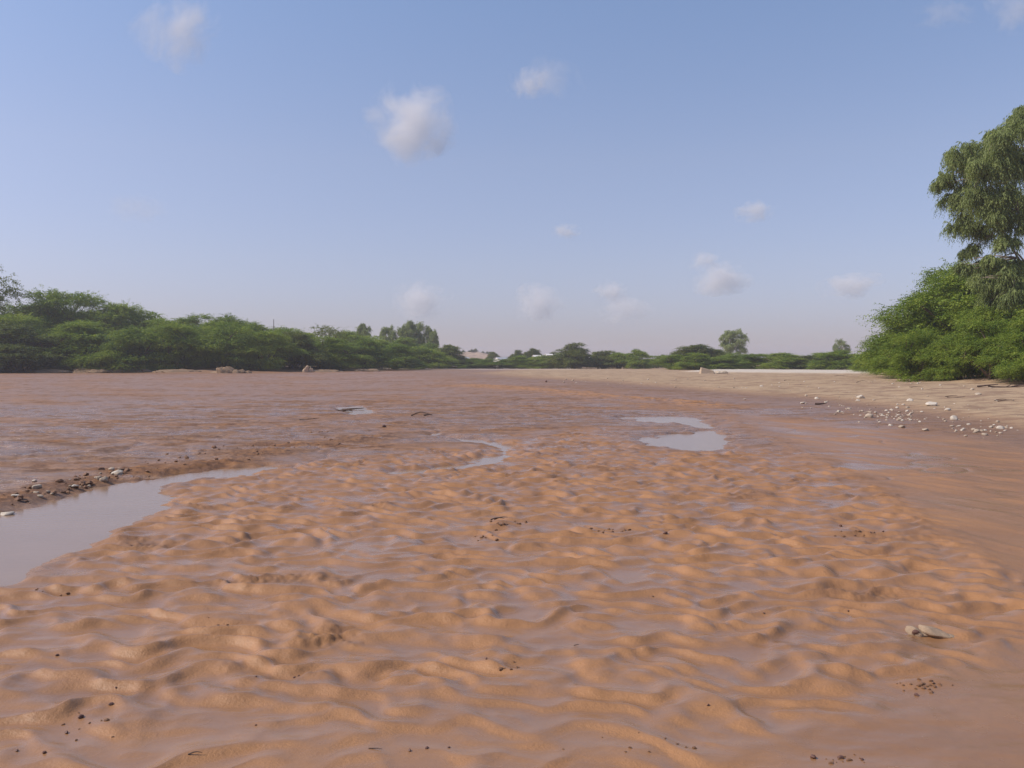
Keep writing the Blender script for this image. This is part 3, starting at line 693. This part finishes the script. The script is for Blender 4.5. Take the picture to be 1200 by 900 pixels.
for i in range(70):
    px = 915 + 290 * g.random(); py = 462 + (px - 900) * 0.11 + g.normal() * 8
    stone(random.choice([SW, SM, SM]), px, min(max(py, 456), 520), 1.5 + 4 * g.random() ** 2, 'small stone scattered on the damp sand of the right bar', group='stones scattered over the right bar')
for i in range(30):
    stone(random.choice([SW, SM]), 1150 + g.normal() * 18, 503 + g.normal() * 4, 2 + 4 * g.random(), 'small stone beside the brown rounded stones near the right edge', group='stones near the right edge')
for i in range(70):
    stone(random.choice([SW, SM, SM]), 650 + 550 * g.random(), 443 + 14 * g.random(), 1.2 + 1.8 * g.random(), 'tiny pale stone on the far dry sand bar', group='tiny stones on the far dry bar')
# left pool side
stone(SW, 7, 607, 14, 'larger pale stone standing in the shallow water of the left pool', sink=0.25); stone(SW, 19, 611, 6, 'small white stone beside the larger one in the left pool')
stone(SW, 3, 636, 8, 'small pale stone in the left pool at the photo edge'); stone(SW, 137, 553, 12, 'whitish stone on top of the clod heap by the pool head', sink=0.15)
stone(SW, 88, 571, 9, 'whitish stone at the water edge of the left pool', sink=0.2); stone(SW, 40, 564, 6, 'small pale stone at the left of the clod ridge'); stone(SW, 20, 581, 9, 'pale stone at the left end of the clod ridge')
stone(SM, 122, 571, 11, 'flat tan stone in the water below the clod heap', sink=0.3)
for i in range(85):
    t = g.random(); px = 10 + 150 * t + g.normal() * 6; py = 585 - 34 * t + g.normal() * 5
    stone(random.choice([SC, SC, SC, SM]), px, py, 2.5 + 6 * g.random() ** 2, 'lumpy reddish mud clod in the ridge beside the left pool', 'clod', 'mud clods along the left pool', 'mud_clod', 0.25)
for i in range(60):
    t = g.random(); px = 160 + 250 * t; py = 550 - 45 * t + g.normal() * 6
    stone(SC, px, py, 1.5 + 4 * g.random() ** 2, 'small reddish mud clod on the wet flat beyond the left pool', 'clod', 'mud clods on the wet flat', 'mud_clod', 0.3)
# dark pebbles and crumbs on the ripples
spots = [(480, 880, 6), (830, 825, 4), (570, 775, 4), (953, 888, 8), (985, 888, 7), (1010, 890, 5), (985, 616, 5), (1002, 628, 3), (1035, 626, 3), (1020, 628, 3), (67, 767, 4), (95, 841, 7), (78, 859, 5), (450, 501, 6), (640, 448, 4), (345, 794, 4), (350, 792, 3), (300, 794, 3), (780, 626, 6), (895, 717, 3), (994, 715, 3), (130, 822, 6), (52, 882, 6), (20, 880, 4), (232, 742, 5), (136, 810, 3), (526, 876, 4), (500, 877, 5), (765, 700, 3), (300, 850, 3), (1074, 815, 5)]
for px, py, w in spots:
    stone(SK, px, py, w, 'dark wet pebble lying alone on the rippled mud', 'pebble', 'dark pebbles on the ripples', 'pebble', 0.2)
for cx, cy, sx_, sy_, n in ((1075, 803, 30, 7, 28), (985, 892, 30, 5, 16), (590, 614, 18, 3, 16), (715, 622, 20, 3, 12), (240, 728, 16, 4, 6), (600, 783, 14, 3, 10), (1000, 627, 30, 3, 8), (565, 630, 20, 3, 10), (60, 690, 30, 3, 6), (750, 870, 60, 12, 10), (100, 850, 60, 18, 9)):
    for i in range(n):
        stone(SC, cx + g.normal() * sx_ * .6, cy + g.normal() * sy_ * .6, 2 + 3.5 * g.random() ** 2, 'crumb of sandy mud in a broken patch of the ripples', 'clod', 'mud crumbs on the ripples', 'mud_crumb', 0.3)

# the broken stone in the foreground right: two lumps lying in line
x, y = gnd(1085, 742); z = gz(x, y)
fs = empty('broken_stone', (x, y, z), R(-22)); tag(fs, 'broken tan stone with a dark red hollow lying on smooth mud at lower right', 'stone')
STONE_L = simple_mat('tan_stone', (0.46, 0.34, 0.23), (0.32, 0.22, 0.14), 14, 0.7, 0.5, 30)
for nm, dx, s, sc, sd in (('stone_piece', 0.04, 0.10, (1, 0.55, 0.36), 501), ('stone_piece', -0.06, 0.062, (1, 0.8, 0.62), 502), ('stone_piece', 0.125, 0.045, (1, 0.7, 0.35), 503), ('stone_piece', -0.01, 0.05, (1, 0.8, 0.3), 505)):
    p = link(nm, rock_mesh('broken_stone', sd, STONE_L, 0.9, cuts=11, rough=0.2), fs); p.scale = [s * k for k in sc]; p.location = (dx, 0, s * 0.22); p.rotation_euler = (0.1, 0.15, 0.3 * (sd % 3 - 1))
p = link('dark_patch', rock_mesh('dark_patch', 504, SK[0].materials[0], 0.9), fs); p.scale = (0.024, 0.018, 0.02); p.location = (-0.055, -0.03, 0.022)

# earth mound under the left thicket (three lumps), pale boulder, tan block
def mound(name, px, D, wpx, hpx, mat, label, cat, seed, lumps, zoff=0.0):
    X = px_x(px, D); z0 = gz(X, D) + zoff; o = empty(name, (X, D, z0)); tag(o, label, cat)
    for i, (dx, w, h) in enumerate(lumps):
        p = link('lump', rock_mesh(name, seed + i, mat, 1.0, IV4, IF4, cuts=12, rough=0.35, smooth=True), o); s = wpx / F * D
        p.scale = (w * s / 2, w * s / 2 * 0.8, h * hpx / F * D); p.location = (dx * s, 0.2 * i, 0)
    return o
mound('earth_mound', 268, 134, 52, 8, EARTH, 'brown crumbled earth mound at the foot of the left thicket', 'mound', 600, ((-0.12, 0.62, 1.0), (0.2, 0.42, 0.75), (0.42, 0.2, 0.4), (0.3, 0.14, 0.35)))
mound('pale_boulder', 359, 146, 8, 9, EARTHTAN, 'pale boulder half hidden in the dark shade under the left thicket', 'boulder', 620, ((0, 1.0, 1.0), (0.7, 0.7, 0.8)))
# low eroded earth bank pieces along the left foot
for i, (px, D, w, h) in enumerate(((120, 139, 60, 7), (150, 140, 50, 8), (205, 138, 46, 4), (60, 139, 70, 4), (420, 163, 44, 3.5), (380, 152, 40, 3))):
    mound('earth_bank', px, D, w, h, EARTH, ['low rounded bank of bare earth under the left fronds', 'hummock of brown earth in the shade left of the mound', 'thin pale ledge just left of the earth mound', 'dark low bank at the far left foot of the thicket', 'thin earth ledge below the drooping bush', 'low earth ledge right of the pale boulder'][i], 'bank', 640 + i * 5, ((0, 1.0, 1.0), (0.35, 0.6, 0.6)))
# tan block on the pale bar
def box_mesh(name, mat, pts_bottom, pts_top):
    import bmesh
    bm = bmesh.new(); a = [bm.verts.new(p) for p in pts_bottom]; b_ = [bm.verts.new(p) for p in pts_top]; n = len(a)
    bm.faces.new(a[::-1]); bm.faces.new(b_)
    for i in range(n): bm.faces.new((a[i], a[(i + 1) % n], b_[(i + 1) % n], b_[i]))
    bmesh.ops.recalc_face_normals(bm, faces=bm.faces)
    me = bpy.data.meshes.new(name); bm.to_mesh(me); bm.free(); me.materials.append(mat); return me
Dk = 112; X = px_x(833, Dk); o = empty('earth_block', (X, Dk, gz(X, Dk))); tag(o, 'tan broken block of earth with a peaked left end standing on the pale sand bar', 'block')
s = Dk / F
p = link('block', box_mesh('block', EARTHTAN, [(-13 * s, -.5, -.3), (4 * s, -.5, -.3), (4 * s, .9, -.3), (-13 * s, .9, -.3)], [(-12 * s, -.25, 7.5 * s), (3 * s, -.2, 3.5 * s), (3 * s, .5, 3.5 * s), (-11 * s, .5, 7.5 * s)]), o)
bv = p.modifiers.new('bevel', 'BEVEL'); bv.width = 0.08; bv.segments = 2
p = link('rubble', rock_mesh('rubble', 700, STONE, 1.0, IV4, IF4, cuts=12, rough=0.4), o); p.scale = (10 * s, .7, 4.2 * s); p.location = (10 * s, .1, 0)

# ------------------------------------------------------------------ driftwood and debris
def sticks(name, px, py, segs, label, r=0.03):
    x, y = gnd(px, py); D = math.hypot(x, y); z = gz(x, y); o = empty(name, (x, y, z)); tag(o, label, 'driftwood')
    g = np.random.default_rng(px)
    for (dx0, dx1, dy) in segs:
        a = np.array([dx0 / F * D, dy, r * 0.7]); b_ = np.array([dx1 / F * D, dy + g.normal() * 0.15 * abs(dx1 - dx0) / F * D, r * (1.2 + 2 * g.random())]); n = 7
        pth = curve(a, b_, r * 0.6, n, g); tv, tq = tube(pth, np.linspace(r, r * 0.35, n) * (0.8 + 0.4 * g.random()), 6)
        link('branch', mesh_np('branch', tv, tq, WOOD, smooth=True), o)
    return o
sticks('driftwood', 400, 480, ((-14, 12, 0), (-4, 22, 0.7), (2, 16, -0.5)), 'dark tangled driftwood lying on the wet flat left of centre', 0.05)
sticks('driftwood', 360, 492, ((-9, 8, 0), (-2, 11, 0.3)), 'thin dark stick on the wet flat below the driftwood tangle', 0.014)
sticks('driftwood', 498, 488, ((-16, 4, 0), (-2, 8, 0.2)), 'long thin dark twig on the flat beside the winding channel', 0.025)
sticks('driftwood', 583, 613, ((-8, 8, 0), (-4, 12, 0.03)), 'small brown stick on crumbled mud in the middle of the ripples', 0.008)
sticks('driftwood', 962, 474, ((-6, 7, 0),), 'dark chip of wood on the damp edge of the right bar', 0.04)
sticks('driftwood', 228, 888, ((-7, 8, 0),), 'dark curved twig pressed in the mud near the bottom left', 0.004)
sticks('driftwood', 676, 758, ((-3, 3, 0.02),), 'short curved twig standing in the mud right of centre', 0.004)
sticks('driftwood', 440, 878, ((-8, 8, 0), ), 'thin dark twig in the mud at the bottom middle', 0.003)

for k, (px, py, w_) in enumerate(((1012, 452, 8), (925, 449, 6), (1120, 470, 9), (1075, 459, 7), (985, 444, 7), (1180, 476, 9))):
    sticks('driftwood', px, py, ((-w_, w_, 0), (-w_ * 0.6, w_ * 0.8, 0.5)), ['brown twig tangle in the middle of the dry sand bar', 'small twig litter on the dry sand right of the tan earth block', 'brown twigs on the sand to the right of the large flat white stone', 'twig litter on the dry sand above the stone cluster', 'dark litter at the lower edge of the pale bar', 'brown twigs on the dry sand at the right edge'][k], 0.02)
sticks('driftwood', 1195, 459, ((-30, 8, 0), (-24, 2, 0.8), (-12, 12, -0.4), (-40, -20, 0.3)), 'fallen dry branches below the bush at the right edge', 0.05)
# ------------------------------------------------------------------ far hill, houses, pole
hx, hy = px_x(545, 620), 620.0
n = 90; u = np.linspace(-1, 1, n); UX, UY = np.meshgrid(u, u)
hgt = np.clip(np.exp(-((UX * 1.6) ** 2 + (UY * 1.7) ** 2) * 1.3) - 0.045, 0, None) * (9.0 + 1.2 * fbm(UX * 3, UY * 3, 4, 200)) + 0.4 * fbm(UX * 9, UY * 9, 3, 201) * (np.hypot(UX, UY) < 0.8)
V = np.stack([UX.ravel() * 70, UY.ravel() * 60, hgt.ravel()], 1); ii = np.arange(n * n).reshape(n, n)
Q = np.stack([ii[:-1, :-1], ii[:-1, 1:], ii[1:, 1:], ii[1:, :-1]], -1).reshape(-1, 4)
HILLM = simple_mat('stony_hill', (0.5, 0.36, 0.26), (0.24, 0.17, 0.11), 0.25, 0.95, 0.5, 0.6, 6)
ho = link('hill', mesh_np('hill', V, Q, HILLM, smooth=True)); ho.location = (hx, hy, 0.4); tag(ho, kind='structure')
def hillz(px): 
    k = (px_x(px, hy) - hx) / 70; return float(np.interp(k, u, hgt[n // 2]))
for px, s in ((543, 7), (550, 5), (553, 8), (557, 10), (538, 8), (534, 10), (566, 6), (571, 7), (574, 8)):
    o = empty('hill_bush', (px_x(px, hy - 4), hy - 4, 0.3 + hillz(px) * 0.97), px); k = s * 0.75 / F * hy / 10; o.scale = (k, k, k * 0.8)
    link('crown', OLIVE[0][0], o); link('stems', OLIVE[0][1], o); tag(o, 'small dark bush dotting the stony hill behind the far houses', 'bush', 'bushes on the stony hill')

def house(px, D, w, d, h, rise, rz, label, roofmat, nwin=2, door=True):
    X = px_x(px, D); z0 = gz(X, D) - 0.1; o = empty('house', (X, D, z0), rz); tag(o, label, 'house', 'small white houses at the far bend')
    a, b_ = w / 2, d / 2; import bmesh
    bm = bmesh.new()                                          # walls with the gable ends
    P = [bm.verts.new(p) for p in ((-a, -b_, 0), (a, -b_, 0), (a, b_, 0), (-a, b_, 0), (-a, -b_, h), (a, -b_, h), (a, b_, h), (-a, b_, h), (-a, 0, h + rise), (a, 0, h + rise))]
    for f in ((0, 1, 5, 4), (2, 3, 7, 6), (1, 2, 6, 9, 5), (3, 0, 4, 8, 7), (4, 5, 9, 8), (6, 7, 8, 9), (3, 2, 1, 0)): bm.faces.new([P[k] for k in f])
    me = bpy.data.meshes.new('walls'); bm.to_mesh(me); bm.free(); me.materials.append(WHITEWALL); link('wall', me, o)
    e = 0.25; t = 0.06
    for sgn in (-1, 1):
        dz = rise / b_ * e
        pb = [(-a - e, sgn * (b_ + e), h - dz + .02), (a + e, sgn * (b_ + e), h - dz + .02), (a + e, 0, h + rise + .02), (-a - e, 0, h + rise + .02)]
        link('roof', box_mesh('roof', roofmat, pb, [(p[0], p[1], p[2] + t) for p in pb]), o)
    for k in range(nwin):
        cx = -a + w * (k + 0.7) / (nwin + 1.2) + 0.3; 
        link('window', box_mesh('window', DARKWIN, [(cx - .4, -b_ - .03, h * .45), (cx + .4, -b_ - .03, h * .45), (cx + .4, -b_ + .05, h * .45), (cx - .4, -b_ + .05, h * .45)], [(cx - .4, -b_ - .03, h * .78), (cx + .4, -b_ - .03, h * .78), (cx + .4, -b_ + .05, h * .78), (cx - .4, -b_ + .05, h * .78)]), o)
    if door:
        cx = a - 0.9; link('door', box_mesh('door', DOORM, [(cx - .45, -b_ - .03, 0), (cx + .45, -b_ - .03, 0), (cx + .45, -b_ + .05, 0), (cx - .45, -b_ + .05, 0)], [(cx - .45, -b_ - .03, 2), (cx + .45, -b_ - .03, 2), (cx + .45, -b_ + .05, 2), (cx - .45, -b_ + .05, 2)]), o)
    return o
house(540, 290, 4.6, 3.6, 2.7, 0.6, R(25), 'white walled house showing through a gap between the left thicket and the far bushes', GREYROOF)
house(589, 290, 4.6, 4.2, 2.5, 0.75, R(30), 'house with a white gable end and long grey roof above the far bushes', GREYROOF)
house(629, 262, 1.9, 1.6, 3.4, 0.35, R(15), 'small bright white house left of the big round tree, nearer of two', WHITEWALL, 1, False)
house(643, 285, 2.0, 1.8, 4.0, 0.3, R(20), 'tiny white house touching the crown of the big round tree', WHITEWALL, 1, False)
X = px_x(321, 185); o = empty('pole', (X, 185, gz(X, 185))); tag(o, 'thin pole sticking up from the skyline of the left thicket', 'pole')
tv, tq = tube([(0, 0, -0.3), (0.02, 0, 3), (0, 0, 6), (0.03, 0, (HOR - 377) / F * 185 + CH)], [0.09, 0.085, 0.075, 0.07], 8); link('shaft', mesh_np('pole', tv, tq, POLE, smooth=True), o)
tv, tq = tube([(-0.25, 0, 8.6), (0.25, 0, 8.6)], [0.04, 0.04], 6); link('crossbar', mesh_np('crossbar', tv, tq, POLE), o)

# ------------------------------------------------------------------ clouds (real scattering volumes)
def cloud(px, py, wpx, hpx, D, dens, seed, label, tilt=0.0, soft=0.0):
    x, y, z = atd(px, py, D); k = math.hypot(x, y) / D
    W = wpx / F * D / 2; H = hpx / F * D / 2
    g = np.random.default_rng(seed); V, Fc = ico(4)
    lob = unit(g.normal(size=(7, 3)) * np.array([1, 0.6, 0.6])); b_ = np.zeros(len(V))
    for l in lob: b_ = np.maximum(b_, np.clip(V @ l, 0, 1) ** 3 * (0.55 + 0.45 * g.random()))
    V = V * (0.62 + 0.5 * b_)[:, None]
    m, nt, out = new_mat('cloud_vapour')
    tc = N(nt, 'ShaderNodeTexCoord').outputs['Object']
    ln = N(nt, 'ShaderNodeVectorMath', operation='LENGTH'); L(nt, tc, ln.inputs[0])
    mp = N(nt, 'ShaderNodeMapping'); mp.inputs['Location'].default_value = (seed * 3.1, seed * 1.7, 0); mp.inputs['Scale'].default_value = (1.0, 1.0, 0.8); L(nt, tc, mp.inputs[0])
    nz = noise(nt, mp.outputs[0], 1.9, 7, 0.65, 0.5)
    v = mth(nt, 'SUBTRACT', mth(nt, 'MULTIPLY', nz, 3.3), mth(nt, 'ADD', mth(nt, 'MULTIPLY', ln.outputs['Value'], 1.15), 0.82 + soft))
    v = maprange(nt, v, 0.0, 0.9); v = mth(nt, 'MULTIPLY', v, dens * 1.1 / W)
    pv = N(nt, 'ShaderNodeVolumePrincipled'); pv.inputs['Color'].default_value = (1.0, 0.985, 0.98, 1); L(nt, v, pv.inputs['Density']); pv.inputs['Anisotropy'].default_value = 0.0
    L(nt, pv.outputs[0], out.inputs['Volume'])
    o = link('cloud', mesh_np('cloud', V, Fc, m, smooth=True)); o.location = (x, y, z); o.scale = (W * 1.35, W * 1.1, H * 1.35); o.rotation_euler = (0, tilt, -math.atan2(x, y))
    tag(o, label, 'cloud', 'small clouds in the blue sky'); return o
CL = [
    (205, 38, 76, 96, 2200, 1.0, 1, 'ragged white cloud touching the top edge at upper left', 0.45, 0.0),
    (487, 146, 104, 84, 2600, 1.5, 2, 'brightest compact white cloud, left of centre in the upper sky', 0.0, -0.05),
    (621, 96, 46, 44, 2800, 0.8, 3, 'small white cloud right of the brightest one near the top', 0.0, 0.0),
    (645, 90, 66, 50, 2900, 0.3, 13, 'very thin wisp trailing right of the small upper cloud', 0.3, 0.05),
    (492, 354, 66, 44, 6000, 0.6, 4, 'faint low cloud above the eucalyptus group', 0.0, 0.0),
    (633, 354, 58, 48, 6200, 0.65, 5, 'faint low cloud above the big round tree', 0.0, 0.0),
    (716, 342, 38, 26, 6200, 0.7, 6, 'small low cloud, upper of the stacked pair', 0.0, 0.0),
    (732, 362, 66, 34, 6400, 0.45, 7, 'faint wider low cloud, lower of the stacked pair', 0.0, 0.0),
    (846, 329, 64, 42, 5600, 0.8, 8, 'clear low cloud above the lone round eucalyptus', 0.0, -0.03),
    (827, 305, 36, 22, 5500, 0.4, 9, 'little wisp just above the low cloud over the lone eucalyptus', 0.0, 0.0),
    (996, 334, 66, 34, 5600, 0.7, 10, 'low cloud left of the right thicket', 0.0, 0.0),
    (883, 248, 42, 28, 4200, 0.45, 11, 'small faint cloud halfway up the right sky', 0.0, 0.0),
    (662, 271, 34, 20, 4400, 0.4, 12, 'tiny faint cloud near the middle of the sky', 0.0, 0.0),
    (1196, 14, 74, 50, 2000, 0.5, 14, 'thin cloud in the top right corner', 0.3, 0.0),
    (1112, 14, 60, 36, 2000, 0.28, 15, 'barely visible wisp near the top right corner', 0.0, 0.0),
    (160, 243, 66, 36, 4500, 0.18, 16, 'barely visible wisp above the left thicket', 0.0, 0.0)]
for a in CL:
    a = list(a); a[5] *= 2.2 if a[4] > 4000 else 1.15; cloud(*a)

# ------------------------------------------------------------------ haze
m, nt, out = new_mat('haze_air'); pv = N(nt, 'ShaderNodeVolumePrincipled'); pv.inputs['Density'].default_value = 0.00042
pv.inputs['Color'].default_value = (0.90, 0.92, 1.0, 1); pv.inputs['Anisotropy'].default_value = 0.2; L(nt, pv.outputs[0], out.inputs['Volume'])
hb = link('haze', box_mesh('haze', m, [(-1540, -1540, 0), (1540, -1540, 0), (1540, 1540, 0), (-1540, 1540, 0)], [(-1540, -1540, 28), (1540, -1540, 28), (1540, 1540, 28), (-1540, 1540, 28)]))
hb.location = (0, 0, float(GZ.min()) - 1.0); tag(hb, kind='stuff')

# ------------------------------------------------------------------ sky and sun
SUN_EL, SUN_AZ = R(43), R(-95)                # azimuth from the viewing direction (+Y), towards +X
w = bpy.data.worlds.new('World'); S.world = w; w.use_nodes = True; nt = w.node_tree; nt.nodes.clear()
sky = N(nt, 'ShaderNodeTexSky', sky_type='NISHITA'); sky.sun_disc = False; sky.sun_elevation = SUN_EL; sky.sun_rotation = SUN_AZ
sky.altitude = 100; sky.air_density = 1.0; sky.dust_density = 1.0; sky.ozone_density = 1.5
tc = N(nt, 'ShaderNodeTexCoord'); sp_ = N(nt, 'ShaderNodeSeparateXYZ'); L(nt, tc.outputs['Generated'], sp_.inputs[0])
cr = N(nt, 'ShaderNodeValToRGB'); e = cr.color_ramp.elements
e[0].position = 0.04; e[0].color = (0.645, 0.585, 0.78, 1); e[1].position = 0.37; e[1].color = (0.99, 0.93, 0.985, 1)
for p_, c_ in ((0.11, (0.80, 0.69, 0.80)), (0.22, (0.97, 0.82, 0.86))): k = e.new(p_); k.color = (*c_, 1)
L(nt, sp_.outputs['Z'], cr.inputs[0])
bg = N(nt, 'ShaderNodeBackground'); bg.inputs[1].default_value = 0.145
L(nt, mix(nt, 1.0, sky.outputs[0], cr.outputs[0], 'MULTIPLY'), bg.inputs[0])
wo = N(nt, 'ShaderNodeOutputWorld'); L(nt, bg.outputs[0], wo.inputs[0])
sl = bpy.data.lights.new('sun', 'SUN'); sl.energy = 3.6; sl.angle = R(0.53); sl.color = (1.0, 0.915, 0.81)
so = bpy.data.objects.new('sun', sl); COL.objects.link(so)
import mathutils
sd = mathutils.Vector((math.sin(SUN_AZ) * math.cos(SUN_EL), math.cos(SUN_AZ) * math.cos(SUN_EL), math.sin(SUN_EL)))
so.rotation_euler = sd.to_track_quat('Z', 'Y').to_euler()

S.render.engine = 'CYCLES'
S.view_settings.view_transform = 'Standard'; S.view_settings.look = 'None'; S.view_settings.exposure = 0.12; S.view_settings.gamma = 1
S.cycles.use_denoising = True; S.cycles.max_bounces = 6; S.cycles.diffuse_bounces = 3; S.cycles.glossy_bounces = 3; S.cycles.transmission_bounces = 3
S.cycles.volume_bounces = 8; S.cycles.volume_max_steps = 128; S.cycles.caustics_reflective = False; S.cycles.caustics_refractive = False
